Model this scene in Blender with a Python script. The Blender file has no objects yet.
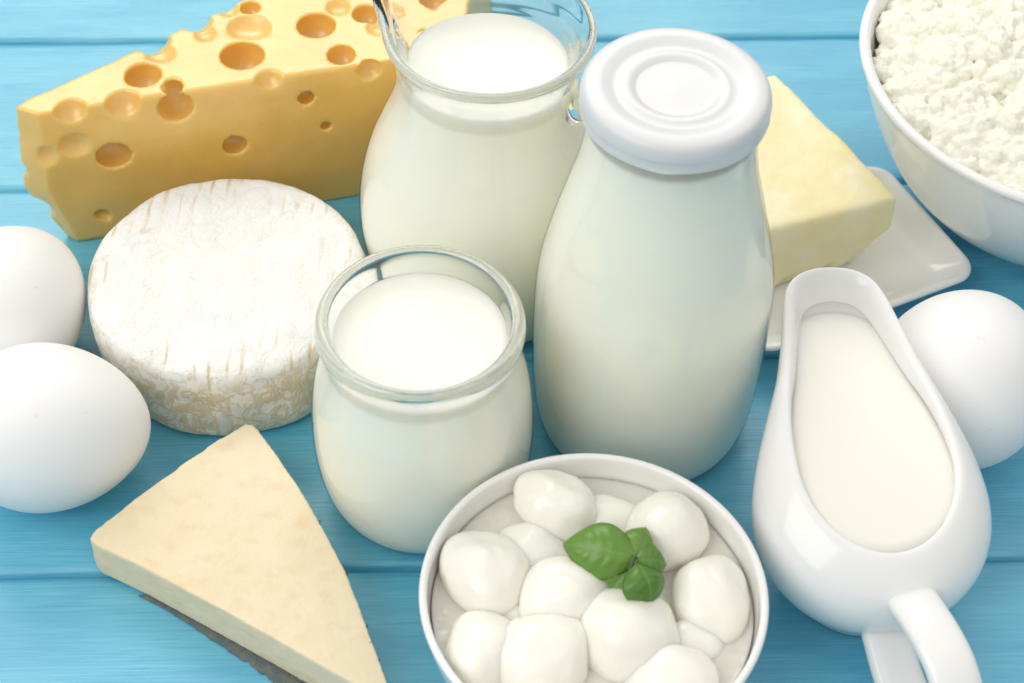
import bpy, bmesh, math, random
import numpy as np
from mathutils import Vector, Matrix, noise

S = bpy.context.scene
COL = S.collection
PI = math.pi
rnd = random.Random(11)

# ------------------------------------------------------------------ camera
D, PITCH, ROLL = 0.52, math.radians(48.5), math.radians(1.6)
fw = Vector((0, math.cos(PITCH), -math.sin(PITCH)))
rt0 = Vector((1, 0, 0)); up0 = rt0.cross(fw)
rt = rt0 * math.cos(ROLL) + up0 * math.sin(ROLL)
up = up0 * math.cos(ROLL) - rt0 * math.sin(ROLL)
cd = bpy.data.cameras.new('camera'); cam = bpy.data.objects.new('camera', cd); COL.objects.link(cam)
loc = -D * fw
M4 = Matrix.Identity(4)
for i in range(3):
    M4[i][0] = rt[i]; M4[i][1] = up[i]; M4[i][2] = -fw[i]; M4[i][3] = loc[i]
cam.matrix_world = M4
cd.sensor_width = 36; cd.lens = 1800 / 1024 * 36; cd.clip_start = 0.02; cd.clip_end = 50
cd.dof.use_dof = True; cd.dof.focus_distance = 0.485; cd.dof.aperture_fstop = 20
S.camera = cam

# ------------------------------------------------------------------ light
w = bpy.data.worlds.new('World'); S.world = w; w.use_nodes = True
bg = w.node_tree.nodes['Background']; bg.inputs[0].default_value = (1.0, 0.99, 0.965, 1); bg.inputs[1].default_value = 0.82
_n = w.node_tree.nodes; _tc = _n.new('ShaderNodeTexCoord'); _sx = _n.new('ShaderNodeSeparateXYZ'); _rp = _n.new('ShaderNodeValToRGB')   # studio: bright ceiling, dimmer walls
_rp.color_ramp.elements[0].position = 0.05; _rp.color_ramp.elements[0].color = (.50, .50, .50, 1)
_rp.color_ramp.elements[1].position = 0.62; _rp.color_ramp.elements[1].color = (1.12, 1.11, 1.085, 1)
w.node_tree.links.new(_tc.outputs['Generated'], _sx.inputs[0]); w.node_tree.links.new(_sx.outputs[2], _rp.inputs[0]); w.node_tree.links.new(_rp.outputs[0], bg.inputs[0])
def area(name, pos, target, sx, sy, power, col):
    l = bpy.data.lights.new(name, 'AREA'); l.shape = 'RECTANGLE'; l.size = sx; l.size_y = sy; l.energy = power; l.color = col
    o = bpy.data.objects.new(name, l); COL.objects.link(o); o.location = pos
    o.rotation_euler = (Vector(target) - Vector(pos)).to_track_quat('-Z', 'Y').to_euler()
area('softbox_key', (-0.25, 1.05, 0.98), (0, 0.02, 0), 1.2, 0.6, 9.5, (1.0, 0.98, 0.95))
area('softbox_fill', (-0.80, -0.55, 0.90), (0, 0, 0), 0.9, 0.9, 7.0, (1.0, 0.985, 0.96))
S.view_settings.view_transform = 'Standard'; S.view_settings.look = 'None'
S.view_settings.exposure = -0.11; S.view_settings.gamma = 1.0
S.render.engine = 'CYCLES'
S.cycles.max_bounces = 14; S.cycles.transmission_bounces = 12; S.cycles.glossy_bounces = 6; S.cycles.diffuse_bounces = 6
S.cycles.transparent_max_bounces = 16

# ------------------------------------------------------------------ materials
class NT:
    def __init__(s, name):
        s.m = bpy.data.materials.new(name); s.m.use_nodes = True; s.t = s.m.node_tree
        s.t.nodes.clear(); s.out = s.t.nodes.new('ShaderNodeOutputMaterial')
    def n(s, typ, **kw):
        o = s.t.nodes.new('ShaderNode' + typ)
        for k, v in kw.items():
            if k.startswith('i_'):
                key = k[2:].replace('_', ' ')
                o.inputs[key].default_value = v
            else: setattr(o, k, v)
        return o
    def l(s, a, b): s.t.links.new(a, b)
    def coords(s, scale=(1, 1, 1), kind='Object'):
        c = s.n('TexCoord'); m = s.n('Mapping'); m.inputs['Scale'].default_value = scale
        s.l(c.outputs[kind], m.inputs[0]); return m.outputs[0]
    def noise(s, vec, scale, detail=4, rough=0.5, dist=0.0):
        o = s.n('TexNoise'); o.inputs['Scale'].default_value = scale; o.inputs['Detail'].default_value = detail
        o.inputs['Roughness'].default_value = rough; o.inputs['Distortion'].default_value = dist
        s.l(vec, o.inputs['Vector']); return o.outputs['Fac']
    def ramp(s, fac, stops):
        r = s.n('ValToRGB'); e = r.color_ramp.elements
        while len(e) < len(stops): e.new(0.5)
        for q, (p, c) in zip(e, stops):
            q.position = p; q.color = (c if len(c) == 4 else (*c, 1))
        s.l(fac, r.inputs[0]); return r.outputs[0]
    def mix(s, fac, a, b, mode='MIX'):
        m = s.n('Mix', data_type='RGBA', blend_type=mode)
        for sock, v in ((m.inputs[0], fac), (m.inputs[6], a), (m.inputs[7], b)):
            if hasattr(v, 'is_linked'): s.l(v, sock)
            elif isinstance(v, (int, float)): sock.default_value = v
            else: sock.default_value = (*v, 1)
        return m.outputs[2]
    def math(s, op, a, b=0.0, clamp=False):
        m = s.n('Math', operation=op, use_clamp=clamp)
        for sock, v in ((m.inputs[0], a), (m.inputs[1], b)):
            if hasattr(v, 'is_linked'): s.l(v, sock)
            else: sock.default_value = v
        return m.outputs[0]
    def bump(s, h, strength, dist, prev=None):
        b = s.n('Bump'); b.inputs['Strength'].default_value = strength; b.inputs['Distance'].default_value = dist
        s.l(h, b.inputs['Height'])
        if prev is not None: s.l(prev, b.inputs['Normal'])
        return b.outputs[0]
    def principled(s, col, rough=0.5, sss=0.0, radius=(1, .6, .4), sscale=0.003, normal=None, spec=0.5, coat=0.0):
        p = s.n('BsdfPrincipled')
        if hasattr(col, 'is_linked'): s.l(col, p.inputs['Base Color'])
        else: p.inputs['Base Color'].default_value = (*col, 1)
        if hasattr(rough, 'is_linked'): s.l(rough, p.inputs['Roughness'])
        else: p.inputs['Roughness'].default_value = rough
        p.inputs['Subsurface Weight'].default_value = sss
        p.inputs['Subsurface Radius'].default_value = radius
        p.inputs['Subsurface Scale'].default_value = sscale
        p.inputs['Specular IOR Level'].default_value = spec
        p.inputs['Coat Weight'].default_value = coat
        p.inputs['Coat Roughness'].default_value = 0.06
        if normal is not None: s.l(normal, p.inputs['Normal'])
        s.l(p.outputs[0], s.out.inputs[0]); s.p = p
        return s.m

def m_wood():
    t = NT('painted_wood')
    v = t.coords((3, 70, 30)); v2 = t.coords((2.2, 16, 10)); v3 = t.coords((1, 1, 1))
    fine = t.noise(v, 18, 5, 0.6); broad = t.noise(v2, 6, 3, 0.5, 0.6); blot = t.noise(v3, 22, 3, 0.5)
    c = t.mix(t.ramp(fine, [(.3, (0, 0, 0)), (.7, (1, 1, 1))]), (0.092, 0.43, 0.615), (0.175, 0.555, 0.71))
    c = t.mix(t.ramp(broad, [(.36, (0, 0, 0)), (.66, (1, 1, 1))]), t.mix(0.5, c, (0.055, 0.33, 0.525)), c)
    c = t.mix(t.ramp(blot, [(.45, (0, 0, 0)), (.8, (.3, .3, .3))]), c, (0.21, 0.53, 0.68))
    b = t.bump(fine, 0.32, 0.0006); b = t.bump(broad, 0.2, 0.0012, b)
    r = t.ramp(fine, [(.3, (.27,) * 3), (.7, (.37,) * 3)])
    return t.principled(c, r, normal=b, spec=0.75)

def m_swiss():
    t = NT('swiss_cheese_paste'); v = t.coords()
    n1 = t.noise(v, 60, 4); n2 = t.noise(v, 900, 3)
    c = t.mix(t.ramp(n1, [(.35, (0, 0, 0)), (.7, (1, 1, 1))]), (0.80, 0.505, 0.115), (0.85, 0.56, 0.165))
    b = t.bump(n2, 0.12, 0.0004); b = t.bump(t.noise(v, 140, 3), 0.05, 0.001, b)
    return t.principled(c, 0.30, 0.4, (1, .56, .14), 0.007, b, 1.0)

def m_camembert():
    t = NT('bloomy_rind'); v = t.coords()
    tc = t.n('TexCoord'); sep = t.n('SeparateXYZ'); t.l(tc.outputs['Object'], sep.inputs[0])
    r2 = t.math('SQRT', t.math('ADD', t.math('MULTIPLY', sep.outputs[0], sep.outputs[0]), t.math('MULTIPLY', sep.outputs[1], sep.outputs[1])))
    side = t.ramp(sep.outputs[2], [(.0, (1, 1, 1)), (.0205, (1, 1, 1)), (.0255, (0, 0, 0))])
    edge = t.ramp(r2, [(.0345, (0, 0, 0)), (.0385, (.6, .6, .6))])
    vw = t.coords((1, 1, .75))
    wrk = t.noise(vw, 190, 3, 0.6, .7); wrk2 = t.noise(v, 330, 3, 0.55, .8)
    lines = t.ramp(wrk, [(.42, (0, 0, 0)), (.485, (1, 1, 1)), (.515, (1, 1, 1)), (.57, (0, 0, 0))])
    spots = t.ramp(wrk2, [(.53, (0, 0, 0)), (.63, (1, 1, 1))])
    where = t.math('MAXIMUM', side, edge)
    wv = t.n('TexWave', wave_type='BANDS', bands_direction='X'); wv.inputs['Scale'].default_value = 75; wv.inputs['Distortion'].default_value = 2.5; wv.inputs['Detail'].default_value = 2; wv.inputs['Detail Scale'].default_value = 3
    t.l(t.coords((1, .25, .25)), wv.inputs['Vector'])
    dash = t.math('MULTIPLY', t.ramp(wv.outputs['Fac'], [(.0, (1, 1, 1)), (.22, (0, 0, 0))]), t.ramp(t.noise(v, 90, 2), [(.48, (0, 0, 0)), (.6, (1, 1, 1))]))
    m = t.math('MULTIPLY', t.math('MAXIMUM', lines, spots), side)
    rimm = t.math('MULTIPLY', dash, t.ramp(r2, [(.026, (.12, .12, .12)), (.036, (1, 1, 1))]))
    m = t.math('MAXIMUM', m, t.math('MAXIMUM', rimm, t.math('MULTIPLY', spots, edge)))
    few = t.ramp(t.noise(v, 110, 4, .6, .5), [(.635, (0, 0, 0)), (.70, (.45, .45, .45))])
    m = t.math('MAXIMUM', m, few)
    c = t.mix(t.math('MULTIPLY', m, 0.92), (0.84, 0.835, 0.81), (0.64, 0.48, 0.26))
    c = t.mix(t.math('MULTIPLY', side, 0.35), c, (0.86, 0.78, 0.58))
    grey = t.ramp(t.noise(v, 75, 4, .6), [(.5, (0, 0, 0)), (.75, (.4, .4, .4))])
    c = t.mix(grey, c, (0.66, 0.67, 0.68))
    b = t.bump(t.noise(v, 75, 4, .5), 0.2, 0.0022); b = t.bump(t.noise(v, 1500, 3, .7), 0.28, 0.0005, b)
    b = t.bump(lines, 0.35, 0.0005, b); b = t.bump(wv.outputs['Fac'], 0.10, 0.0006, b)
    return t.principled(c, 0.85, 0.15, (1, .9, .75), 0.002, b, 0.2)

def m_parm():
    t = NT('hard_cheese_paste'); v = t.coords()
    n1 = t.noise(v, 45, 4); n2 = t.noise(v, 700, 4, .6); n3 = t.noise(v, 220, 3)
    c = t.mix(t.ramp(n1, [(.3, (0, 0, 0)), (.7, (1, 1, 1))]), (0.76, 0.64, 0.42), (0.81, 0.705, 0.51))
    c = t.mix(t.ramp(n3, [(.52, (0, 0, 0)), (.76, (.32, .32, .32))]), c, (0.66, 0.46, 0.25))
    c = t.mix(t.ramp(n2, [(.64, (0, 0, 0)), (.72, (.6, .6, .6))]), c, (0.86, 0.79, 0.62))
    b = t.bump(n2, 0.35, 0.0005); b = t.bump(n3, 0.08, 0.001, b)
    return t.principled(c, 0.55, 0.3, (1, .7, .35), 0.003, b, 0.35)

def m_rind_shadow():  # dark tone painted as shadow under the wedge; the crust flecks share it
    t = NT('hard_cheese_rind_shadow'); v = t.coords()
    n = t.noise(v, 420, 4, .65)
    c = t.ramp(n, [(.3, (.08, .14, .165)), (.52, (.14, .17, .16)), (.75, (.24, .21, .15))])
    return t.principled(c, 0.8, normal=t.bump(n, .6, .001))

def m_butter():
    t = NT('butter'); v = t.coords(); vs = t.coords((30, 300, 80))
    n1 = t.noise(v, 70, 4, .6); n2 = t.noise(v, 420, 4, .6); n3 = t.noise(v, 190, 4, .55, 1.0)
    c = t.mix(t.ramp(n1, [(.38, (0, 0, 0)), (.68, (1, 1, 1))]), (0.88, 0.77, 0.43), (0.90, 0.84, 0.60))
    c = t.mix(t.ramp(n3, [(.60, (0, 0, 0)), (.74, (.3, .3, .3))]), c, (0.84, 0.68, 0.30))
    b = t.bump(n3, 0.16, 0.0012); b = t.bump(n2, 0.15, 0.0004, b)
    return t.principled(c, 0.40, 0.45, (1, .75, .3), 0.006, b, 0.4)

def m_simple(name, col, rough, sss=0, radius=(1, .9, .7), sscale=.003, bscale=None, bstr=.1, bdist=.0004, spec=.5, coat=0, vary=.02):
    t = NT(name); v = t.coords()
    n = t.noise(v, 55, 3)
    c = t.mix(n, tuple(max(0, x - vary) for x in col), tuple(min(1, x + vary) for x in col))
    b = t.bump(t.noise(v, bscale, 3, .6), bstr, bdist) if bscale else None
    return t.principled(c, rough, sss, radius, sscale, b, spec, coat)

def m_glass():
    t = NT('clear_glass')
    g = t.n('BsdfGlass'); g.inputs['Roughness'].default_value = 0.0; g.inputs['IOR'].default_value = 1.47
    g.inputs['Color'].default_value = (0.988, 0.996, 0.996, 1); t.l(g.outputs[0], t.out.inputs[0]); return t.m

def m_glass_skin():      # the outer face of a glass wall that liquid touches from the inside
    t = NT('filled_glass_wall')
    lw = t.n('LayerWeight'); lw.inputs['Blend'].default_value = 0.5
    fr = t.math('ADD', t.math('MULTIPLY', t.math('POWER', lw.outputs['Facing'], 4.5), 0.8), 0.035, True)
    tr = t.n('BsdfTransparent'); tr.inputs[0].default_value = (0.995, 1.0, 0.99, 1)
    gl = t.n('BsdfGlossy'); gl.inputs['Roughness'].default_value = 0.03
    mx = t.n('MixShader'); t.l(fr, mx.inputs[0]); t.l(tr.outputs[0], mx.inputs[1]); t.l(gl.outputs[0], mx.inputs[2])
    t.l(mx.outputs[0], t.out.inputs[0]); return t.m

def m_egg():
    t = NT('eggshell'); v = t.coords()
    c = t.mix(t.noise(v, 40, 3), (.85, .845, .83), (.88, .87, .855))
    pores = t.n('TexVoronoi'); pores.inputs['Scale'].default_value = 900; t.l(v, pores.inputs['Vector'])
    pit = t.ramp(pores.outputs['Distance'], [(.0, (0, 0, 0)), (.35, (1, 1, 1))])
    speck = t.ramp(t.noise(v, 330, 2, .5), [(.72, (0, 0, 0)), (.77, (.22, .22, .22))])
    c = t.mix(speck, c, (.62, .55, .47))
    b = t.bump(pit, .10, .0002); b = t.bump(t.noise(v, 420, 3, .6), .14, .0004, b)
    return t.principled(c, .5, .12, (1, .85, .75), .003, b, .35)

def m_brine():
    t = NT('cloudy_brine'); v = t.coords()
    b = t.bump(t.noise(v, 150, 2), .6, .0020)
    p = t.principled((0.90, 0.865, 0.77), 0.05, 0.35, (1, .85, .6), .004, b, .5)
    t.p.inputs['Transmission Weight'].default_value = 0.0
    a = t.p
    tr = t.n('BsdfTransparent'); tr.inputs[0].default_value = (.93, .90, .80, 1)
    mx = t.n('MixShader'); mx.inputs[0].default_value = 0.80
    t.l(tr.outputs[0], mx.inputs[1]); t.l(a.outputs[0], mx.inputs[2]); t.l(mx.outputs[0], t.out.inputs[0])
    return t.m

def m_leaf():
    t = NT('basil_leaf')
    uv = t.n('UVMap'); sep = t.n('SeparateXYZ'); t.l(uv.outputs[0], sep.inputs[0])
    u, vv = sep.outputs[0], sep.outputs[1]                       # u along the leaf, v across -1..1 mapped to 0..1
    d = t.math('ABSOLUTE', t.math('SUBTRACT', vv, 0.5))
    mid = t.ramp(d, [(.0, (1, 1, 1)), (.022, (1, 1, 1)), (.045, (0, 0, 0))])
    ph = t.math('SUBTRACT', t.math('MULTIPLY', u, 6.0), t.math('MULTIPLY', d, 3.0))
    sv = t.math('ABSOLUTE', t.math('SUBTRACT', t.math('FRACT', ph), 0.5))
    side = t.ramp(sv, [(.0, (.75, .75, .75)), (.05, (0, 0, 0))])
    veins = t.math('MAXIMUM', mid, side)
    v = t.coords(); n = t.noise(v, 260, 3)
    oi = t.n('ObjectInfo'); c = t.mix(n, (0.065, 0.19, 0.02), (0.135, 0.32, 0.045)); c = t.mix(t.math('MULTIPLY', oi.outputs['Random'], .6), c, (0.20, 0.40, 0.06))
    c = t.mix(t.math('MULTIPLY', veins, .55), c, (0.20, 0.38, 0.10))
    b = t.bump(sv, 0.2, 0.0010); b = t.bump(veins, -0.4, 0.0004, b)
    t.principled(c, 0.30, 0.0, normal=b, spec=.6)
    a = t.p; tl = t.n('BsdfTranslucent'); tl.inputs[0].default_value = (.12, .32, .03, 1)
    mx = t.n('MixShader'); mx.inputs[0].default_value = .22
    t.l(a.outputs[0], mx.inputs[1]); t.l(tl.outputs[0], mx.inputs[2]); t.l(mx.outputs[0], t.out.inputs[0]); return t.m

MAT = dict(
    wood=m_wood(), swiss=m_swiss(), camembert=m_camembert(), parm=m_parm(), rind_shadow=m_rind_shadow(), butter=m_butter(),
    milk=m_simple('milk', (.905, .90, .79), .3, .85, (1, .96, .70), .010, spec=.35, vary=.006),
    yogurt=m_simple('yogurt', (.905, .90, .80), .42, .85, (1, .96, .70), .010, 300, .08, .0004, spec=.35, vary=.006),
    cream=m_simple('cream', (.885, .855, .77), .2, .35, (1, .9, .7), .004, 40, .1, .001, spec=.45, vary=.006),
    egg=m_egg(),
    porcelain=m_simple('porcelain', (.86, .855, .835), .12, 0, bscale=30, bstr=.03, bdist=.001, spec=.5, vary=.008),
    plastic=m_simple('white_plastic', (.69, .695, .70), .32, .1, (1, 1, 1), .001, 500, .04, .0003, vary=.006),
    mozz=m_simple('mozzarella', (.91, .885, .80), .17, .45, (1, .85, .55), .004, 300, .22, .0008, spec=.5, vary=.012),
    curd=m_simple('curd', (.84, .825, .715), .55, .35, (1, .9, .6), .003, 700, .3, .0005, spec=.35, vary=.015),
    glass=m_glass(), skin=m_glass_skin(), brine=m_brine(), leaf=m_leaf(),
    stem=m_simple('basil_stem', (.07, .12, .035), .5, vary=.01),
)

# ------------------------------------------------------------------ helpers
def mesh(name, verts, faces, mat, parent=None, smooth=True, uv=None):
    me = bpy.data.meshes.new(name); me.from_pydata([tuple(v) for v in verts], [], faces)
    for m in (mat if isinstance(mat, (list, tuple)) else [mat]): me.materials.append(MAT[m])
    me.validate(); me.update()
    if smooth: me.polygons.foreach_set('use_smooth', [True] * len(me.polygons))
    if uv is not None:
        l = me.uv_layers.new(name='UVMap')
        for lp in me.loops: l.data[lp.index].uv = uv[lp.vertex_index]
    o = bpy.data.objects.new(name, me); COL.objects.link(o)
    if parent: o.parent = parent
    return o
def tag(o, label, cat, group=None, kind=None):
    o['label'] = label; o['category'] = cat
    if group: o['group'] = group
    if kind: o['kind'] = kind
    return o
def thing(name, loc, label, cat, group=None):
    o = bpy.data.objects.new(name, None); COL.objects.link(o); o.location = loc; o.empty_display_size = .01
    return tag(o, label, cat, group)
def lathe_data(prof, n=96):
    """prof: list of (r, z); r = 0 closes with a fan."""
    V, F, rings = [], [], []
    for r, z in prof:
        if r < 1e-7: V.append((0, 0, z)); rings.append([len(V) - 1])
        else:
            s = len(V); V += [(r * math.cos(2 * PI * k / n), r * math.sin(2 * PI * k / n), z) for k in range(n)]
            rings.append(list(range(s, s + n)))
    for a, b in zip(rings[:-1], rings[1:]):
        for k in range(n):
            k2 = (k + 1) % n
            if len(a) == 1 and len(b) == 1: continue
            if len(a) == 1: F.append((a[0], b[k2], b[k]))
            elif len(b) == 1: F.append((a[k], a[k2], b[0]))
            else: F.append((a[k], a[k2], b[k2], b[k]))
    return V, F
def spline(pts, m=8):
    """Catmull-Rom through the points, keeping them."""
    P = [np.array(p, float) for p in pts]; P = [2 * P[0] - P[1]] + P + [2 * P[-1] - P[-2]]
    out = []
    for i in range(1, len(P) - 2):
        a, b, c, d = P[i - 1:i + 3]
        for k in range(m):
            t = k / m
            out.append(.5 * ((2 * b) + (c - a) * t + (2 * a - 5 * b + 4 * c - d) * t * t + (3 * b - a - 3 * c + d) * t ** 3))
    out.append(P[-2]); return [tuple(p) for p in out]
def sprof(pts, m=6):
    return [(max(0.0, p[0]), p[1]) for p in spline(pts, m)]
def baked(o, mods):
    """apply modifiers to the mesh of o"""
    dg = bpy.context.evaluated_depsgraph_get()
    me = bpy.data.meshes.new_from_object(o.evaluated_get(dg))
    o.modifiers.clear(); old = o.data; o.data = me; me.name = o.name
    return o
def fbm(p, s, o=3):
    return noise.fractal(Vector(p) * s, 1.0, 2.0, o)

def displace(me, fun):
    n = len(me.vertices); co = np.empty(n * 3); me.vertices.foreach_get('co', co)
    no = np.array([tuple(v.vector) for v in me.vertex_normals]); co = co.reshape(-1, 3)
    d = np.array([fun(Vector(c), Vector(k)) for c, k in zip(co, no)])
    me.vertices.foreach_set('co', (co + no * d[:, None]).ravel()); me.update()
    me.polygons.foreach_set('use_smooth', [True] * len(me.polygons))

# ------------------------------------------------------------------ table (setting)
YAW = 0.055
def build_table():
    gaps = [-0.0065 + 0.0717 * k for k in range(-9, 15)]
    prof = []
    for g in gaps:
        for dy, z in ((-.0030, 0), (-.0014, -.00022), (-.0007, -.0009), (-.00035, -.004), (.00035, -.004), (.0007, -.0009), (.0014, -.00022), (.0030, 0)):
            prof.append((g + dy, z))
        prof += [(g + .0717 * f, 0) for f in (.25, .5, .75)]
    xs = np.linspace(-1.1, 1.1, 441)
    V, F = [], []
    for x in xs:
        for i, (y, z) in enumerate(prof):
            gi = i // 11
            wob = .0006 * fbm((x * 14, gi * 3.7, 0), 1.0) + .0009 * fbm((x * 2.2, gi * 9.1, 4), 1.0) if z < 0 else 0
            zz = z * (1 + .5 * fbm((x * 9, gi * 5.3, 2), 1.0)) if z < 0 else z
            V.append((x, y + wob, zz))
    n = len(prof)
    for a in range(len(xs) - 1):
        for b in range(n - 1):
            F.append((a * n + b, (a + 1) * n + b, (a + 1) * n + b + 1, a * n + b + 1))
    o = mesh('tabletop', V, F, 'wood'); o.rotation_euler.z = YAW
    o['kind'] = 'structure'; o['label'] = 'table of wide boards painted light blue'; o['category'] = 'table'
build_table()

# ------------------------------------------------------------------ pixel of the photograph -> point on the plane z (only used to read off real positions)
def at(px, py, z=0.0):
    d = fw + rt * ((px - 512) / 1800) - up * ((py - 341.5) / 1800)
    return loc + d * ((z - loc.z) / d.z)

# ------------------------------------------------------------------ swiss cheese
def build_swiss():
    H = .052
    O = Vector((-.1345, .0345, 0))
    poly = [(-.1412, .0365), (-.1345, .0340), (-.0850, .0480), (-.0300, .0640), (-.0165, .0687), (-.010, .142), (-.0300, .1320), (-.0828, .0885), (-.1180, .0575), (-.1388, .0405)]
    bot = [(x + (.0055 if i in (0, 9) else .003 if i == 1 else 0), y + (.001 if i in (0, 9, 1) else 0)) for i, (x, y) in enumerate(poly)]
    n = len(poly)
    mid = [(x - (.0035 if i in (0, 9) else .002 if i == 1 else 0), y) for i, (x, y) in enumerate(poly)]
    V = [Vector((x, y, 0)) - O for x, y in bot] + [Vector((x, y, .021)) - O for x, y in mid] + [Vector((x, y, H)) - O for x, y in poly]
    F = [tuple(range(n))[::-1], tuple(range(2 * n, 3 * n))] + [(k * n + i, k * n + (i + 1) % n, k * n + n + (i + 1) % n, k * n + n + i) for i in range(n) for k in (0, 1)]
    o = mesh('swiss_cheese', V, F, 'swiss')
    A, B = Vector((-.1330, .0342, 0)), Vector((-.0165, .0687, 0))
    nrm = Vector((B.y - A.y, -(B.x - A.x), 0)).normalized()          # faces the viewer
    def front(px, py):
        d = fw + rt * ((px - 512) / 1800) - up * ((py - 341.5) / 1800)
        return loc + d * ((A - loc).dot(nrm) / d.dot(nrm))
    Z = Vector((0, 0, 1))
    holes = []                                                         # centre, radius
    for px, py, wpx, deep in ((143, 75, 34, 1), (242, 55, 40, 1), (249, 27, 42, .35), (316, 25, 36, 1), (338, 7, 26, .3), (366, 13, 25, 1),
                              (341, 54, 26, 1), (379, 26, 26, .5), (250, 7, 18, .8), (160, 53, 30, .2), (205, 33, 24, .25), (229, 9, 22, .3), (173, 87, 19, 1),
                              (420, 45, 30, 1), (430, 5, 34, 1)):
        a = wpx / 2 / 3270; c = at(px, py, H); r = a * (1.12 if deep > .6 else 1.3)
        holes.append((c - Z * (math.sqrt(max(r * r - a * a, 0)) * (1 if deep > .6 else -1)), r))
    for px, py, wpx, deep in ((176, 107, 36, 1), (114, 156, 32, 1), (76, 146, 34, .3), (44, 158, 32, .35), (235, 145, 23, 1), (306, 97, 18, 1), (326, 125, 12, 1), (102, 216, 12, 1), (107, 218, 9, 1)):
        a = wpx / 2 / 3350; c = front(px, py); r = a * (1.12 if deep > .6 else 1.25)
        holes.append((c - nrm * (math.sqrt(max(r * r - a * a, 0)) * (1 if deep > .6 else -1)), r))
    for px, py, wpx, in ((123, 106, 36), (268, 80, 29), (70, 113, 34), (369, 72, 24)):    # scooped out of the top front edge
        c = front(px, py); holes.append((c + nrm * .0012 + Z * .001, wpx / 2 / 3270))
    for p, r in (((-.1455, .0360, .0285), .0035), ((-.1420, .0350, .0120), .0050), ((-.1235, .0605, .053), .0052), ((-.1075, .0672, .0535), .0056), ((-.0960, .0772, .0535), .0050)):
        holes.append((Vector(p), r))
    cut = []
    for c, r in holes:
        bm = bmesh.new(); bmesh.ops.create_icosphere(bm, subdivisions=3, radius=r)
        k = rnd.uniform(.92, 1.08)
        for v in bm.verts: v.co = Vector((v.co.x * k, v.co.y / k, v.co.z)) + c - O
        me = bpy.data.meshes.new('cutter'); bm.to_mesh(me); bm.free()
        q = bpy.data.objects.new('cutter', me); COL.objects.link(q); cut.append(q)
        md = o.modifiers.new('b', 'BOOLEAN'); md.operation = 'DIFFERENCE'; md.object = q; md.solver = 'EXACT'
    md = o.modifiers.new('r', 'REMESH'); md.mode = 'VOXEL'; md.voxel_size = .00055
    md = o.modifiers.new('s', 'SMOOTH'); md.iterations = 5; md.factor = .5
    bpy.context.view_layer.update()
    baked(o, None)
    for q in cut: m = q.data; bpy.data.objects.remove(q); bpy.data.meshes.remove(m)
    me = o.data; me.materials.clear(); me.materials.append(MAT['swiss'])
    displace(me, lambda p, k: .0005 * fbm(p, 38) + .00004 * fbm(p, 330) if p.z > .001 else 0)
    o.location = O
    tag(o, 'big yellow wedge of hard cheese full of round holes behind the white round cheese', 'cheese')
build_swiss()

# ------------------------------------------------------------------ camembert
def build_camembert():
    R, H = .0392, .0275
    pr = [(0, .0006), (.030, .0004), (.0345, .0006), (.0362, .0018), (.0369, .005), (.0371, .012), (.0373, .019), (.0373, .0232), (.0368, .0254), (.0356, .0267), (.0325, .0273), (.024, .0272), (.014, .0269), (0, .0267)]
    pr = [(r * 1.045, z) for r, z in pr]
    V, F = lathe_data(spline(pr, 7), 220)
    W = []
    for v in V:
        p = Vector(v); a = math.atan2(p.y, p.x); r = math.hypot(p.x, p.y)
        s = 1 + .012 * fbm((math.cos(a), math.sin(a), .3), 1.6)
        d = .0008 * fbm((p.x, p.y, p.z), 60) + .0003 * fbm((p.x, p.y, p.z), 170)
        k = min(1, r / .03)
        if p.z < .0015: d = 0
        q = Vector((p.x * s, p.y * s, p.z)); nn = Vector((p.x, p.y, 0)).normalized() if r > .001 else Vector((0, 0, 0))
        b = min(1, max(0, (p.z - .0215) / .0052)); b = b * b * (3 - 2 * b)
        if p.z > .0015: q += (nn * (1 - b) + Vector((0, 0, b))) * d
        W.append(q)
    o = mesh('camembert_cheese', W, F, 'camembert'); o.location = (-.0795, -.0008, 0)
    tag(o, 'small round white cheese with a wrinkled mouldy skin', 'cheese')
build_camembert()

# ------------------------------------------------------------------ eggs
def egg(loc_, b, a, yaw, tilt, label):
    n, m = 72, 48
    prof = []
    for i in range(m + 1):
        th = PI * i / m; x = -math.cos(th); y = math.sin(th)
        prof.append((b * y * (1 - .11 * x - .03 * x * x + .02), a * x))
    prof[0] = (0, prof[0][1]); prof[-1] = (0, prof[-1][1])
    V, F = lathe_data(prof, n)
    R_ = Matrix.Rotation(yaw, 3, 'Z') @ Matrix.Rotation(PI / 2 + tilt, 3, 'Y')
    V = [R_ @ Vector(v) for v in V]; zmin = min(v.z for v in V)
    V = [v - Vector((0, 0, zmin - .0002)) for v in V]
    o = mesh('egg', V, F, 'egg'); o.location = (loc_[0], loc_[1], 0)
    tag(o, label, 'egg', 'white eggs')
egg((-.1190, -.0540), .0216, .0255, math.radians(4), math.radians(0), 'white egg in front of the other at the left edge, beside the pale cheese wedge')
egg((-.1397, -.0118), .0214, .0250, math.radians(68), 0, 'white egg below the big holed cheese, beside the round white cheese')
egg((.1214, -.0288), .0228, .0262, math.radians(60), 0, 'white egg behind the cream boat, by the butter dish')

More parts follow.
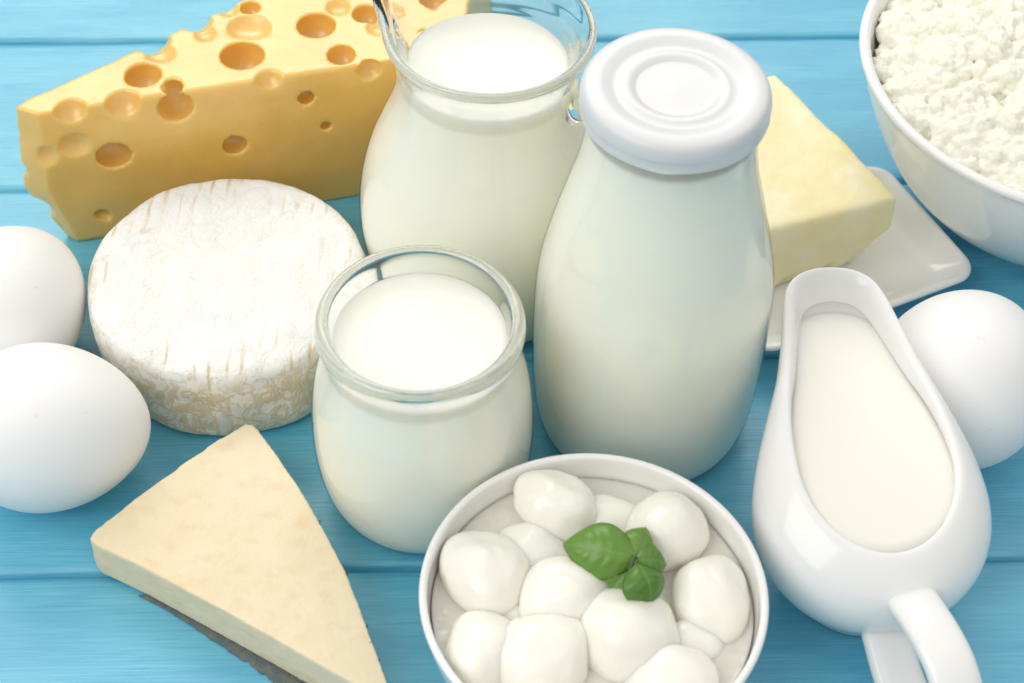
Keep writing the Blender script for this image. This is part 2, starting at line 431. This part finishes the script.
# ------------------------------------------------------------------ parmesan
def build_parm():
    c = Vector((-.068, -.086, 0))
    t = thing('parmesan_wedge', c, 'pale triangular wedge of hard cheese lying flat in front', 'cheese')
    z0, H = .0012, .0145
    out = [(-.0705, -.0448), (-.0688, -.0446), (-.0672, -.0460), (-.0605, -.0555), (-.0538, -.0657), (-.0466, -.0775), (-.0401, -.0901), (-.0335, -.1060), (-.0262, -.1245), (-.0272, -.1262), (-.0290, -.1262),
           (-.0400, -.1200), (-.0660, -.1050), (-.0900, -.0915), (-.1030, -.0850), (-.1050, -.0830), (-.1046, -.0812), (-.0960, -.0705), (-.0860, -.0600), (-.0775, -.0508)]
    n = len(out)
    V = [Vector((x, y, z0)) - c for x, y in out] + [Vector((x, y, H)) - c for x, y in out]
    F = [tuple(range(n)), tuple(range(n, 2 * n))[::-1]] + [((i + 1) % n, i, n + i, n + (i + 1) % n) for i in range(n)]
    o = mesh('paste', V, F, 'parm', t)
    md = o.modifiers.new('r', 'REMESH'); md.mode = 'VOXEL'; md.voxel_size = .0005
    md = o.modifiers.new('s', 'SMOOTH'); md.iterations = 6; md.factor = .5
    bpy.context.view_layer.update(); baked(o, None)
    me = o.data; me.materials.clear(); me.materials.append(MAT['parm'])
    displace(me, lambda p, k: .0003 * fbm(p, 45) + .00009 * fbm(p, 190) + .00006 * fbm(p, 600) if p.z > z0 + .0006 else 0)
    # thin dark sheet painted as the shadow beneath the wedge's front edge
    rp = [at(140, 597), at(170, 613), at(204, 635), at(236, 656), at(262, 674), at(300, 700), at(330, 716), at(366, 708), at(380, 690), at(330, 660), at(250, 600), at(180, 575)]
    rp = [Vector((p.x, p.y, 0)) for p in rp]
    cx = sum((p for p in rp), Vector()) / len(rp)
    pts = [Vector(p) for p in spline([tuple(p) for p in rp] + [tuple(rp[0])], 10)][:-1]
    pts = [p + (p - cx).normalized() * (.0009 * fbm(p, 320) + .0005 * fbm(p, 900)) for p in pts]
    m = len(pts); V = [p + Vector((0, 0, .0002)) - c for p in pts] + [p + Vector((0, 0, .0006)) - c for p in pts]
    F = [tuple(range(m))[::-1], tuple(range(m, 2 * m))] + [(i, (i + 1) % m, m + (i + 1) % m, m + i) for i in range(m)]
    r = mesh('rind_shadow', V, F, 'rind_shadow', t, smooth=False)
    r['label'] = 'dark grainy strip painted in as the shadow under the wedge'
    # dark flecks of crust along the curved edge
    edge = [(-.0672, -.0460), (-.0605, -.0555), (-.0538, -.0657), (-.0466, -.0775), (-.0401, -.0901), (-.0335, -.1060), (-.0262, -.1245)]
    es = spline([(x, y, 0) for x, y in edge], 12); V, F = [], []
    for q in (8, 11, 29, 34, 41, 47, 49, 57, 60, 63, 67):
        if q >= len(es): continue
        x, y, _ = es[q]
        for _k in range(2):
            bm = bmesh.new(); bmesh.ops.create_icosphere(bm, subdivisions=1, radius=rnd.uniform(.00028, .00050))
            b0 = len(V); off = Vector((x + rnd.uniform(-.0008, .0000), y + rnd.uniform(-.001, .001), H - .0007 + rnd.uniform(-.0006, .0002))) - c
            V += [v.co + off for v in bm.verts]; F += [tuple(v.index + b0 for v in f.verts) for f in bm.faces]; bm.free()
    mesh('crust_flecks', V, F, 'rind_shadow', t)
build_parm()

# ------------------------------------------------------------------ glass vessels
def vessel_faces(o, cutoff):
    """faces under the cut-off height lie against the liquid"""
    me = o.data
    for p in me.polygons:
        if p.center.z < cutoff: p.material_index = 1

def jar():
    loc_ = (-.0223, -.0535, 0)
    body = sprof([(0, .0008), (.016, .0006), (.0210, .0006), (.0247, .0040), (.0271, .0110), (.0284, .0220), (.0283, .0330), (.0273, .0430), (.0254, .0510), (.0243, .0565), (.0240, .0592)], 6)
    lip = sprof([(.0240, .0592), (.0247, .0608), (.0254, .0625), (.0256, .0645), (.0252, .0662), (.0243, .0672), (.0230, .0671), (.0221, .0660), (.0215, .0640), (.0212, .0610), (.0212, .0570), (.0212, .0530)], 5)
    cut = .0572
    V, F = lathe_data(body[:-1] + lip, 128)
    V = [(x, y, z * 1.018) for x, y, z in V]
    o = mesh('yogurt_jar', V, F, ['glass', 'skin']); o.location = loc_
    for p in o.data.polygons:
        r = math.hypot(p.center.x, p.center.y)
        if p.center.z < cut and r > .0218 or p.center.z < .003: p.material_index = 1
    tag(o, 'small open rounded glass jar filled to the neck with white yogurt', 'jar')
    pr = [(max(0, r - .0004), z + .0003) for r, z in body if z < cut - .001] + [(.0232, .0582), (.0222, .0592), (.02145, .0602), (.0211, .0606), (.0200, .0603), (.012, .0602), (0, .0602)]
    V, F = lathe_data(pr, 128)
    V = [Vector((v[0], v[1], v[2] * 1.018 + (.00015 * fbm(v, 90) if v[2] > .06 else 0))) for v in V]
    y = mesh('yogurt', V, F, 'yogurt'); y.location = loc_
    tag(y, 'thick white yogurt inside the small round glass jar', 'yogurt')
jar()

def bottle():
    loc_ = (.0361, -.0268, 0)
    t = thing('milk_bottle', loc_, 'tall closed glass milk bottle with a white screw lid', 'bottle')
    body = sprof([(0, .0008), (.020, .0006), (.0250, .0007), (.0280, .0040), (.0297, .0120), (.0307, .0280), (.0308, .0450), (.0301, .0590), (.0276, .0720), (.0244, .0850), (.0218, .0955), (.0206, .1035), (.0203, .1090)], 6)
    neck = [(.0205, .1100), (.0204, .1108), (.0192, .1116), (.0190, .1170), (.0176, .1170), (.0176, .104)]
    V, F = lathe_data(body + neck, 128)
    o = mesh('body', V, F, ['glass', 'skin'], t); vessel_faces(o, .1086)
    for p in o.data.polygons:
        if p.center.z < .1086 and math.hypot(p.center.x, p.center.y) < .0178: p.material_index = 0
    lid = sprof([(.0208, 0.1131), (.0213, 0.1126), (.0219, 0.1131), (.0219, 0.1142), (.0220, 0.1157), (.0222, 0.1166), (.0221, 0.1182), (.0215, 0.1197), (.0203, 0.1205), (.0180, 0.1207), (.0162, 0.1204), (.0146, 0.1200), (.0132, 0.1200), (.0120, 0.1202), (.0108, 0.1201), (.0098, 0.1197), (.0090, 0.1195), (.005, 0.1195), (0, 0.1196)], 5)
    lid = [(.0206, .1175), (.0206, .1125)] + lid
    V, F = lathe_data(lid, 144)
    W = []
    for v in V:
        a = math.atan2(v[1], v[0]); r = math.hypot(v[0], v[1])
        lug = max(0, math.cos(4 * a + .6)) ** 6 if v[2] < .1135 and r > .0207 else 0
        s = 1 + .014 * lug + .0012 * math.sin(7 * a + 1)
        W.append((v[0] * s, v[1] * s, v[2]))
    mesh('lid', W, F, 'plastic', t)
    pr = [(max(0, r - .0004), z + .0003) for r, z in body if z < .1085] + [(.0190, .1096), (.0178, .1100), (.0174, .1101), (0, .1100)]
    V, F = lathe_data(pr, 128); m = mesh('milk', V, F, 'milk'); m.location = loc_
    tag(m, 'white milk filling the lidded bottle', 'milk')
bottle()

def jug():
    loc_ = (-.0082, .0240, 0)
    t = thing('glass_jug', loc_, 'open clear glass jug of milk with a flared pouring lip', 'jug')
    body = sprof([(0, .0008), (.022, .0006), (.0270, .0008), (.0312, .0050), (.0346, .0160), (.0362, .0280), (.0357, .0400), (.0331, .0520), (.0293, .0620), (.0262, .0700), (.0246, .0770), (.0243, .0820)], 6)
    cut = .0798
    rim = sprof([(.0243, .0820), (.0246, .0860), (.0256, .0895), (.0269, .0918), (.0277, .0932), (.0280, .0944), (.0276, .0955), (.0266, .0956), (.0255, .0945), (.0240, .0922), (.0226, .0895), (.0216, .0860), (.0211, .0825), (.0210, .0780), (.0210, .0700)], 5)
    V, F = lathe_data(body[:-1] + rim, 160)
    sa = math.radians(143); W = []
    for v in V:
        x, y, z = v; r = math.hypot(x, y); a = math.atan2(y, x)
        h = max(0, (z - .074) / .0215); h = h * h * (3 - 2 * h) if h < 1 else 1
        da = math.atan2(math.sin(a - sa), math.cos(a - sa))
        e = math.exp(-(da / .40) ** 2) * h
        pin = math.exp(-((abs(da) - .85) / .40) ** 2) * h
        k = 1 + .34 * e - .015 * pin
        W.append((x * k, y * k, z + .0035 * e))
    o = mesh('body', W, F, ['glass', 'skin'], t)
    for p in o.data.polygons:
        r = math.hypot(p.center.x, p.center.y)
        if p.center.z < cut and r > .0222 or p.center.z < .003: p.material_index = 1
    # handle: a drawn glass rod on the far side from the lip
    ha = sa + PI + 0.22; d = Vector((math.cos(ha), math.sin(ha), 0)); sd = Vector((-d.y, d.x, 0))
    path = spline([tuple(d * r + Vector((0, 0, z))) for r, z in ((.0248, .0755), (.0292, .0805), (.0345, .0795), (.0375, .0730), (.0375, .0650), (.0358, .0560), (.0335, .0500))], 8)
    tube('handle', path, .0038, .0030, sd, 'glass', t)
    pr = [(max(0, r - .0004), z + .0003) for r, z in body if z < cut - .001] + [(.0237, .0805), (.0228, .0818), (.0216, .0828), (.0209, .0832), (.0198, .0828), (0, .0828)]
    V, F = lathe_data(pr, 128); m = mesh('milk', V, F, 'milk'); m.location = loc_
    tag(m, 'white milk standing in the open glass jug', 'milk')
def tube(name, path, ra, rb, side, mat, parent, n=20, rfun=None, power=2.0):
    P = [Vector(p) for p in path]; V, F = [], []
    for i, p in enumerate(P):
        tg = (P[min(i + 1, len(P) - 1)] - P[max(i - 1, 0)]).normalized()
        s = (side - tg * side.dot(tg)).normalized(); q = tg.cross(s)
        k = rfun(i / (len(P) - 1)) if rfun else 1
        for j in range(n):
            a = 2 * PI * j / n; ca, sa_ = math.cos(a), math.sin(a)
            ex = 2 / power
            V.append(p + s * (ra * k * math.copysign(abs(ca) ** ex, ca)) + q * (rb * k * math.copysign(abs(sa_) ** ex, sa_)))
    for i in range(len(P) - 1):
        for j in range(n): F.append((i * n + j, i * n + (j + 1) % n, (i + 1) * n + (j + 1) % n, (i + 1) * n + j))
    F.append(tuple(range(n))[::-1]); F.append(tuple((len(P) - 1) * n + j for j in range(n)))
    return mesh(name, V, F, mat, parent)
jug()

# ------------------------------------------------------------------ butter dish and butter
DU = Vector((-.890, -.456, 0)).normalized(); DV = Vector((-DU.y * -1, DU.x * -1, 0))
DV = Vector((DU.y, -DU.x, 0))                 # away from the viewer
def rrect(lx, ly, r, k=8):
    pts = []
    for cx, cy, a0 in ((lx - r, ly - r, 0), (-lx + r, ly - r, PI / 2), (-lx + r, -ly + r, PI), (lx - r, -ly + r, 1.5 * PI)):
        for i in range(k + 1):
            a = a0 + PI / 2 * i / k; pts.append((cx + r * math.cos(a), cy + r * math.sin(a)))
    return pts
def build_dish():
    C = Vector((.1372, .0215, 0)); lx, ly = .0385, .0270
    cen = C + DU * lx + DV * ly
    rings = [(-.016, .0006, .003), (-.013, .0004, .004), (-.0115, .0016, .005), (-.006, .0050, .006), (-.001, .0098, .0075), (0, .0108, .008), (-.0007, .0118, .008), (-.0020, .0118, .0075), (-.0032, .0106, .007), (-.0075, .0070, .006), (-.0105, .0056, .005), (-.0135, .0052, .004), (-.022, .0050, .003)]
    V, F, n = [], [], 36
    for off, z, r in rings:
        V += [DU * -x + DV * y + Vector((0, 0, z)) for x, y in rrect(lx + off, ly + off, max(.002, r))]
    for a in range(len(rings) - 1):
        for k in range(n): F.append((a * n + k, a * n + (k + 1) % n, (a + 1) * n + (k + 1) % n, (a + 1) * n + k))
    F.append(tuple(range(n))[::-1]); F.append(tuple((len(rings) - 1) * n + k for k in range(n)))
    o = mesh('butter_dish', V, F, 'porcelain'); o.location = cen
    md = o.modifiers.new('sub', 'SUBSURF'); md.levels = 2; md.render_levels = 2
    tag(o, 'white rectangular porcelain dish under the butter', 'dish')
build_dish()
def build_butter():
    u = Vector((-.932, -.362, 0)).normalized(); v = Vector((-.52, .854, 0))
    C = Vector((.1122, .0318, 0)); Lu, Lv, z0, H = .048, .064, .0056, .0310
    cen = C + u * Lu / 2 + v * Lv / 2
    def P(a, b, z): return u * (a - .5) * Lu + v * (b - .5) * Lv + Vector((0, 0, z - z0))
    # the cut end leans in towards its base on the right
    V = [P(.10, .03, z0), P(1, .0, z0), P(1, 1, z0), P(.08, 1, z0), P(.0, 0, H - .006), P(1, 0, H - .003), P(1, 1, H), P(.0, 1, H - .001), P(.04, .035, H), P(1, .03, H)]
    V = [P(.22, .04, z0), P(1, .0, z0), P(1, 1, z0), P(.10, 1, z0),
         P(.03, 0, H - .012), P(1, 0, H - .010), P(1, 1, H - .01), P(.0, 1, H - .01),
         P(.02, .02, H), P(1, .02, H), P(1, 1, H), P(.0, 1, H)]
    F = [(3, 2, 1, 0), (0, 1, 5, 4), (1, 2, 6, 5), (2, 3, 7, 6), (3, 0, 4, 7), (4, 5, 9, 8), (5, 6, 10, 9), (6, 7, 11, 10), (7, 4, 8, 11), (8, 9, 10, 11)]
    o = mesh('butter_block', V, F, 'butter')
    md = o.modifiers.new('r', 'REMESH'); md.mode = 'VOXEL'; md.voxel_size = .0006
    md = o.modifiers.new('s', 'SMOOTH'); md.iterations = 45; md.factor = .5
    bpy.context.view_layer.update(); baked(o, None)
    me = o.data; me.materials.clear(); me.materials.append(MAT['butter'])
    displace(me, lambda p, k: (.0006 * fbm(p, 45) + .00012 * fbm(p, 210) + max(0, 1 - p.z / .006) * .0022 * fbm(p, 130)) if p.z > .0006 else 0)
    o.location = cen + Vector((0, 0, z0))
    tag(o, 'pale yellow block of butter with a rough cut end', 'butter')
build_butter()

# ------------------------------------------------------------------ cottage cheese bowl
BOWL = Vector((.1640, .0650, 0))
def bowl_prof(R, H, t, foot, k):
    o = [(0, .0030), (foot * .8, .0028), (foot * .88, .0004), (foot, .0004), (foot * 1.03, .0030)] + k + [(R - .0012, H - .0025), (R, H - .0008), (R - .0005, H + .0002), (R - t * .5, H + .0004), (R - t * .95, H - .0010)]
    return o
def build_bowl():
    R, H = .0655, .0560
    pr = [(0, .0028), (.024, .0026), (.0265, .0004), (.0290, .0004), (.0310, .0030), (.0400, .0090), (.0490, .0190), (.0560, .0310), (.0610, .0430), (.0640, .0525), (.0653, .0550), (.0652, .0563), (.0640, .0568), (.0626, .0562), (.0616, .0540), (.0585, .0430), (.0530, .0310), (.0450, .0190), (.0330, .0095), (.0180, .0060), (0, .0056)]
    V, F = lathe_data(sprof(pr, 6), 160)
    o = mesh('serving_bowl', V, F, 'porcelain'); o.location = BOWL
    tag(o, 'large white bowl holding crumbly cottage cheese at the right edge', 'bowl')
build_bowl()
def build_curds():
    r2 = random.Random(5); V, F = [], []
    bm0 = bmesh.new(); bmesh.ops.create_icosphere(bm0, subdivisions=2, radius=1.0)
    bv = [v.co.copy() for v in bm0.verts]; bf = [tuple(v.index for v in f.verts) for f in bm0.faces]; bm0.free()
    def hgt(x, y):
        r = math.hypot(x, y); return .0490 + .0100 * max(0, 1 - (r / .058) ** 2) + .0042 * fbm((x, y, 0), 42) + .0012 * fbm((x, y, 3), 130)
    def lump(p, s):
        b0 = len(V); sx, sy, sz = s * r2.uniform(.7, 1.4), s * r2.uniform(.7, 1.4), s * r2.uniform(.6, 1.0)
        R_ = Matrix.Rotation(r2.uniform(0, 6.3), 3, 'Z') @ Matrix.Rotation(r2.uniform(-.6, .6), 3, 'X'); sh = Vector((r2.uniform(0, 9),) * 3)
        for c in bv:
            d = 1 + .33 * noise.noise(c * 1.6 + sh)
            V.append(p + R_ @ Vector((c.x * sx * d, c.y * sy * d, c.z * sz * d)))
        F.extend(tuple(i + b0 for i in f) for f in bf)
    for _ in range(4200):
        a = r2.uniform(0, 2 * PI); r = .0588 * math.sqrt(r2.random()); x, y = r * math.cos(a), r * math.sin(a)
        s = r2.choice((.0010, .0014, .0018, .0023, .0028)) * r2.uniform(.75, 1.25)
        lump(Vector((x, y, hgt(x, y) + r2.uniform(-.0002, .0024))), s)
    # the mass below the loose curds
    n = 90; b0 = len(V); pr = [(0, .0575)] + [(.059 * k / 18, None) for k in range(1, 19)] + [(.0575, .044), (.052, .032), (0, .030)]
    W, G = lathe_data([(r, z if z is not None else 0) for r, z in pr], n)
    for k, v in enumerate(W):
        z = v[2] if v[2] > .001 else hgt(v[0], v[1]) + .0003
        V.append(Vector((v[0], v[1], z)))
    F.extend(tuple(i + b0 for i in f) for f in G)
    o = mesh('cottage_cheese', V, F, 'curd'); o.location = BOWL
    md = o.modifiers.new('r', 'REMESH'); md.mode = 'VOXEL'; md.voxel_size = .0004
    md = o.modifiers.new('s', 'SMOOTH'); md.iterations = 1; md.factor = .5
    bpy.context.view_layer.update(); baked(o, None)
    o.data.materials.clear(); o.data.materials.append(MAT['curd'])
    displace(o.data, lambda p, k: .0003 * noise.noise(p * 420) + .0003 * noise.noise(p * 1000))
    tag(o, 'heap of crumbly white cottage cheese curds in the large bowl', 'cottage cheese', kind='stuff')
build_curds()

# ------------------------------------------------------------------ mozzarella bowl
MB_ = Vector((.0208, -.1085, 0))
def build_mozz():
    pr = [(0, .0022), (.016, .0020), (.0178, .0004), (.0200, .0004), (.0214, .0026), (.0270, .0080), (.0345, .0160), (.0388, .0245), (.0404, .0320), (.0409, .0342), (.0409, .0352), (.0402, .0357), (.0393, .0354), (.0390, .0342), (.0387, .0300), (.0370, .0215), (.0318, .0125), (.0200, .0060), (0, .0045)]
    V, F = lathe_data(sprof(pr, 6), 144)
    o = mesh('mozzarella_bowl', V, F, 'porcelain'); o.location = MB_
    tag(o, 'small white round bowl of mozzarella balls at the front', 'bowl')
    lev = .0284
    V, F = lathe_data([(0, .012), (.0290, .0125), (.0345, .019), (.0381, lev + .0004), (.0374, lev), (.0365, lev - .0002)] + [(.035 * (1 - k / 12), lev - .0003) for k in range(13)], 120)
    b = mesh('brine', V, F, 'brine'); b.location = MB_
    tag(b, 'cloudy whey around the mozzarella balls in the small bowl', 'brine', kind='stuff')
    spec = [  # px, py, width, height, turn (deg), centre height, label
        (550, 499, 84, 66, 25, .0275, 'mozzarella ball at the back of the bowl, nearest the yogurt jar'),
        (477, 577, 80, 88, -20, .0275, 'large mozzarella ball against the left side of the bowl'),
        (528, 558, 80, 64, 0, .0262, 'sunken mozzarella ball left of the basil tip'),
        (606, 524, 72, 54, 10, .0262, 'mozzarella ball peeping out behind the largest basil leaf'),
        (675, 532, 76, 84, 35, .0275, 'mozzarella ball right behind the basil sprig'),
        (565, 599, 96, 70, -12, .0290, 'smooth mozzarella ball in the middle, just left of the basil'),
        (716, 603, 74, 90, 10, .0265, 'mozzarella ball against the right side of the bowl'),
        (629, 641, 94, 92, 30, .0290, 'big mozzarella ball under the drooping basil leaf'),
        (546, 660, 82, 92, 28, .0280, 'pointed mozzarella ball at the front, between two others'),
        (474, 660, 66, 82, 0, .0270, 'mozzarella ball at the front left of the bowl'),
        (677, 687, 80, 76, 0, .0275, 'mozzarella ball cut off by the bottom edge of the photo, right of the big one'),
        (508, 616, 52, 52, 0, .0245, 'mostly hidden sunken mozzarella ball between the left balls'),
        (588, 652, 48, 52, 0, .0240, 'sliver of sunken mozzarella between the pointed and the big ball'),
        (694, 645, 60, 56, 0, .0250, 'sunken mozzarella ball at the right, between two big ones'),
    ]
    for i, (px, py, wpx, hpx, tn, zc, lab) in enumerate(spec):
        p = at(px, py, zc); r3 = random.Random(40 + i)
        a, b_ = wpx / 2 / 3850, hpx / 2 / 3850
        bm = bmesh.new(); bmesh.ops.create_icosphere(bm, subdivisions=5, radius=1)
        sh = Vector((i * 3.1, i * 1.7, 5)); ta = r3.uniform(0, 6.28); V = []
        tip = Vector((math.cos(ta), math.sin(ta), .2)).normalized()
        for v in bm.verts:
            c = v.co.normalized(); d = 1 + .12 * noise.noise(c * 1.2 + sh) + .026 * noise.noise(c * 2.6 + sh) - .010 * max(0, 1 - abs(noise.noise(c * 1.5 - sh)) * 5) + .003 * noise.noise(c * 9 + sh)
            d += .17 * max(0, c.dot(tip)) ** 4 - .06 * max(0, -c.dot(tip)) ** 3
            V.append(Vector((c.x * a * d, c.y * b_ * d, c.z * (a + b_) * .44 * d)))
        R_ = Matrix.Rotation(math.radians(-tn), 3, 'Z'); V = [R_ @ q for q in V]; R_ = Matrix.Identity(3)
        wall = [(0, .0045), (.0200, .0060), (.0318, .0125), (.0370, .0215), (.0387, .0300), (.0390, .0342), (.060, .06)]
        for _ in range(4):                                        # keep every ball inside the bowl
            c0 = p - MB_; worst, dirn = 0, None
            for q in V[::7]:
                g = c0 + q; rr = math.hypot(g.x, g.y)
                if g.z < .0350:
                    lim = np.interp(g.z, [k[1] for k in wall], [k[0] for k in wall]) - .0003
                    if rr - lim > worst: worst, dirn = rr - lim, Vector((g.x, g.y, 0)).normalized()
            if dirn is None: break
            if worst > .0002: p = p - dirn * worst * .5 + Vector((0, 0, worst * .28))
        F = [tuple(v.index for v in f.verts) for f in bm.faces]; bm.free()
        o = mesh('mozzarella_ball', [R_ @ v for v in V], F, 'mozz'); o.location = p
        tag(o, lab, 'mozzarella ball', 'mozzarella balls in the small bowl')
build_mozz()

# ------------------------------------------------------------------ basil
def build_basil():
    B = at(632, 566, .0425)
    t = thing('basil_sprig', B, 'green basil sprig lying on the mozzarella', 'basil')
    def leaf(base, tip, wid, cup, arch, nrm=(0, 0, 1), curl=0.0, fold=0.0):
        base, tip = Vector(base), Vector(tip); ax = tip - base; L = ax.length; ax /= L
        nz = Vector(nrm); nz = (nz - ax * nz.dot(ax)).normalized(); sd = nz.cross(ax)
        nu, nv = 36, 21; V, F, UV = [], [], []
        for i in range(nu):
            u = i / (nu - 1)
            hw = wid / 2 * (math.sin(PI * u ** .95) ** .85 if 0 < u < 1 else 0) + .00025
            for j in range(nv):
                s = 2 * j / (nv - 1) - 1
                ph = (u * 6.0 - abs(s) * 1.5) % 1
                puff = .05 * wid * math.sin(PI * ph) * math.sin(PI * u) * (1 - s ** 4) * min(1, abs(s) * 3)
                z = cup * (s * s) * hw + arch * L * (math.sin(PI * u) ) - curl * L * u * u * u + puff - fold * abs(s) * hw * .0
                z += .02 * wid * math.sin(9 * u + 3 * s) * abs(s)
                V.append(base + ax * (L * u) + sd * (hw * s) + nz * z); UV.append((u, (s + 1) / 2))
        for i in range(nu - 1):
            for j in range(nv - 1): F.append((i * nv + j, (i + 1) * nv + j, (i + 1) * nv + j + 1, i * nv + j + 1))
        o = mesh('leaf', [v - B for v in V], F, 'leaf', t, uv=UV)
        md = o.modifiers.new('thick', 'SOLIDIFY'); md.thickness = .0003; md.offset = 0
        return o
    leaf(at(637, 557, .0410), at(563, 544, .0390), .0130, -.45, .10, (-.05, -.55, 1), curl=.04)
    leaf(at(636, 558, .0405), at(648, 526, .0400), .0080, -.7, .15, (.45, -.30, 1), curl=.1)
    leaf(at(637, 560, .0410), at(669, 563, .0370), .0088, -.55, .16, (.2, -.45, 1), curl=.15)
    leaf(at(637, 564, .0415), at(653, 607, .0365), .0108, -.55, .24, (.12, .1, 1), curl=.25)
    leaf(at(630, 568, .0380), at(611, 591, .0345), .0066, .3, .05, (.0, -.3, 1))
    tube('stem', spline([tuple(at(634, 556, .0420) - B), tuple(at(631, 567, .0400) - B), tuple(at(627, 584, .0350) - B)], 6), .0007, .0007, Vector((1, 0, 0)), 'stem', t, 10)
build_basil()

# ------------------------------------------------------------------ cream boat
def build_boat():
    O = Vector((.0905, -.0805, 0)); ang = math.radians(-5.5)
    ax = Vector((math.sin(ang) * 1.0, math.cos(ang), 0)); bx = Vector((ax.y, -ax.x, 0))
    t = thing('cream_boat', O, 'white porcelain pouring boat of cream with spout and loop handle', 'gravy boat')
    N = 96
    def ring(z, sb, sf, w, sw, ws, tilt, pw=2.2, tsh=0.0, dip=0.0):
        w *= 1.05
        pts = []
        for k in range(N):
            a = 2 * PI * k / N; ca, sa = math.cos(a), math.sin(a)      # a = 90 deg points to the spout
            if sa < 0: s = sw + (sw - sb) * sa; tt = w * ca
            else:
                u = sa; s = sw + (sf - sw) * u
                f = u * u * (3 - 2 * u)
                wd = w + (ws - w) * (.35 * u + .65 * f)
                tt = math.copysign(wd * max(0, (1 - u ** (2 + 14 * f))) ** .5, ca) if abs(ca) > 1e-6 else 0
                if u < .5: tt = (w * abs(ca)) * math.copysign(1, ca) * (1 - u * 2) + tt * (u * 2)
            front = max(0, (s - sw) / max(1e-6, sf - sw))
            zz = z + tilt * (s - sw) / .06 - dip * 0
            pts.append(ax * s + bx * (tt + tsh * front) + Vector((0, 0, zz)))
        return pts
    rings = [
        ring(.0015, -.001, .001, .001, 0, .001, 0),
        ring(.0015, -.013, .016, .0130, .001, .0095, 0),
        ring(.0004, -.015, .018, .0148, .001, .0105, 0),
        ring(.0004, -.0165, .0200, .0163, .001, .0115, 0),
        ring(.0030, -.0172, .0210, .0172, .001, .012, 0),
        ring(.0080, -.0205, .0245, .0212, .001, .0125, .0005),
        ring(.0150, -.0245, .0290, .0255, .001, .0128, .0015),
        ring(.0230, -.0270, .0350, .0282, .001, .0128, .0035),
        ring(.0300, -.0270, .0500, .0285, .002, .0122, .0060),
        ring(.0355, -.0250, .0582, .0266, .004, .0128, .0085, tsh=-.0015),
        ring(.0395, -.0220, .0615, .0238, .006, .0130, .0105, tsh=-.0025),
        ring(.0418, -.0198, .0622, .0215, .008, .0132, .0115, tsh=-.0030),
        ring(.0427, -.0182, .0630, .0200, .008, .0126, .0118, tsh=-.0030),
        ring(.0428, -.0170, .0622, .0189, .008, .0112, .0116, tsh=-.0030),
        ring(.0422, -.0163, .0610, .0183, .008, .0098, .0108, tsh=-.0030),
        ring(.0405, -.0162, .0592, .0183, .008, .0092, .0090, tsh=-.0028),
        ring(.0370, -.0175, .0555, .0192, .006, .0084, .0060, tsh=-.0020),
        ring(.0300, -.0215, .0450, .0230, .003, .0080, .0040),
        ring(.0200, -.0225, .0280, .0230, .001, .0090, .0015),
        ring(.0090, -.0160, .0180, .0165, .001, .0090, 0),
        ring(.0060, -.004, .004, .004, .001, .003, 0),
    ]
    V = [p for r in rings for p in r]; F = []
    for a in range(len(rings) - 1):
        for k in range(N): F.append((a * N + k, a * N + (k + 1) % N, (a + 1) * N + (k + 1) % N, (a + 1) * N + k))
    F.append(tuple(range(N))[::-1]); F.append(tuple((len(rings) - 1) * N + k for k in range(N)))
    o = mesh('body', V, F, 'porcelain', t)
    md = o.modifiers.new('sub', 'SUBSURF'); md.levels = 1; md.render_levels = 2
    # handle: a broad strap looping out towards the viewer
    pts = [(.0965, -.0985, .0260), (.0972, -.1065, .0305), (.1000, -.1155, .0325), (.1030, -.1235, .0312), (.1052, -.1305, .0265), (.1052, -.1345, .0195), (.1030, -.1330, .0125), (.0998, -.1250, .0090), (.0962, -.1150, .0100), (.0935, -.1020, .0130)]
    path = spline([tuple(Vector(p) - O) for p in pts], 7)
    side = Vector((.83, -.50, .0)).cross(Vector((0, 0, 1)))
    side = Vector((-side.x, -side.y, 0)).normalized(); pl = (Vector((.106, -.135, 0)) - Vector((.0915, -.100, 0))).normalized(); side = Vector((-pl.y, pl.x, 0))
    tube('handle', path, .0062, .0027, side, 'porcelain', t, 28, None, 2.6)
    # cream: its top follows the opening
    lev = .0408
    rr = [ring(.020, -.015, .018, .015, .001, .008, 0), ring(.0330, -.0190, .0420, .0205, .004, .0075, .0030), ring(lev - .0006, -.0165, .0550, .0188, .007, .0098, .0062, tsh=-.0027), ring(lev, -.0164, .0618, .0185, .008, .0095, .0064, tsh=-.0027)]
    for k in (.9, .75, .55, .35, .15):
        sw = .012; rr.append(ring(lev - .0002, sw + (-.0164 - sw) * k, sw + (.0618 - sw) * k, .0185 * k, sw + (.008 - sw) * k, .0095 * k, .0064 * k, tsh=-.0027 * k))
    V = [p for r in rr for p in r]; F = []
    for a in range(len(rr) - 1):
        for k in range(N): F.append((a * N + k, a * N + (k + 1) % N, (a + 1) * N + (k + 1) % N, (a + 1) * N + k))
    F.append(tuple(range(N))[::-1]); F.append(tuple((len(rr) - 1) * N + k for k in range(N)))
    c = mesh('cream', V, F, 'cream'); c.location = O
    tag(c, 'smooth white cream filling the pouring boat', 'cream')
build_boat()
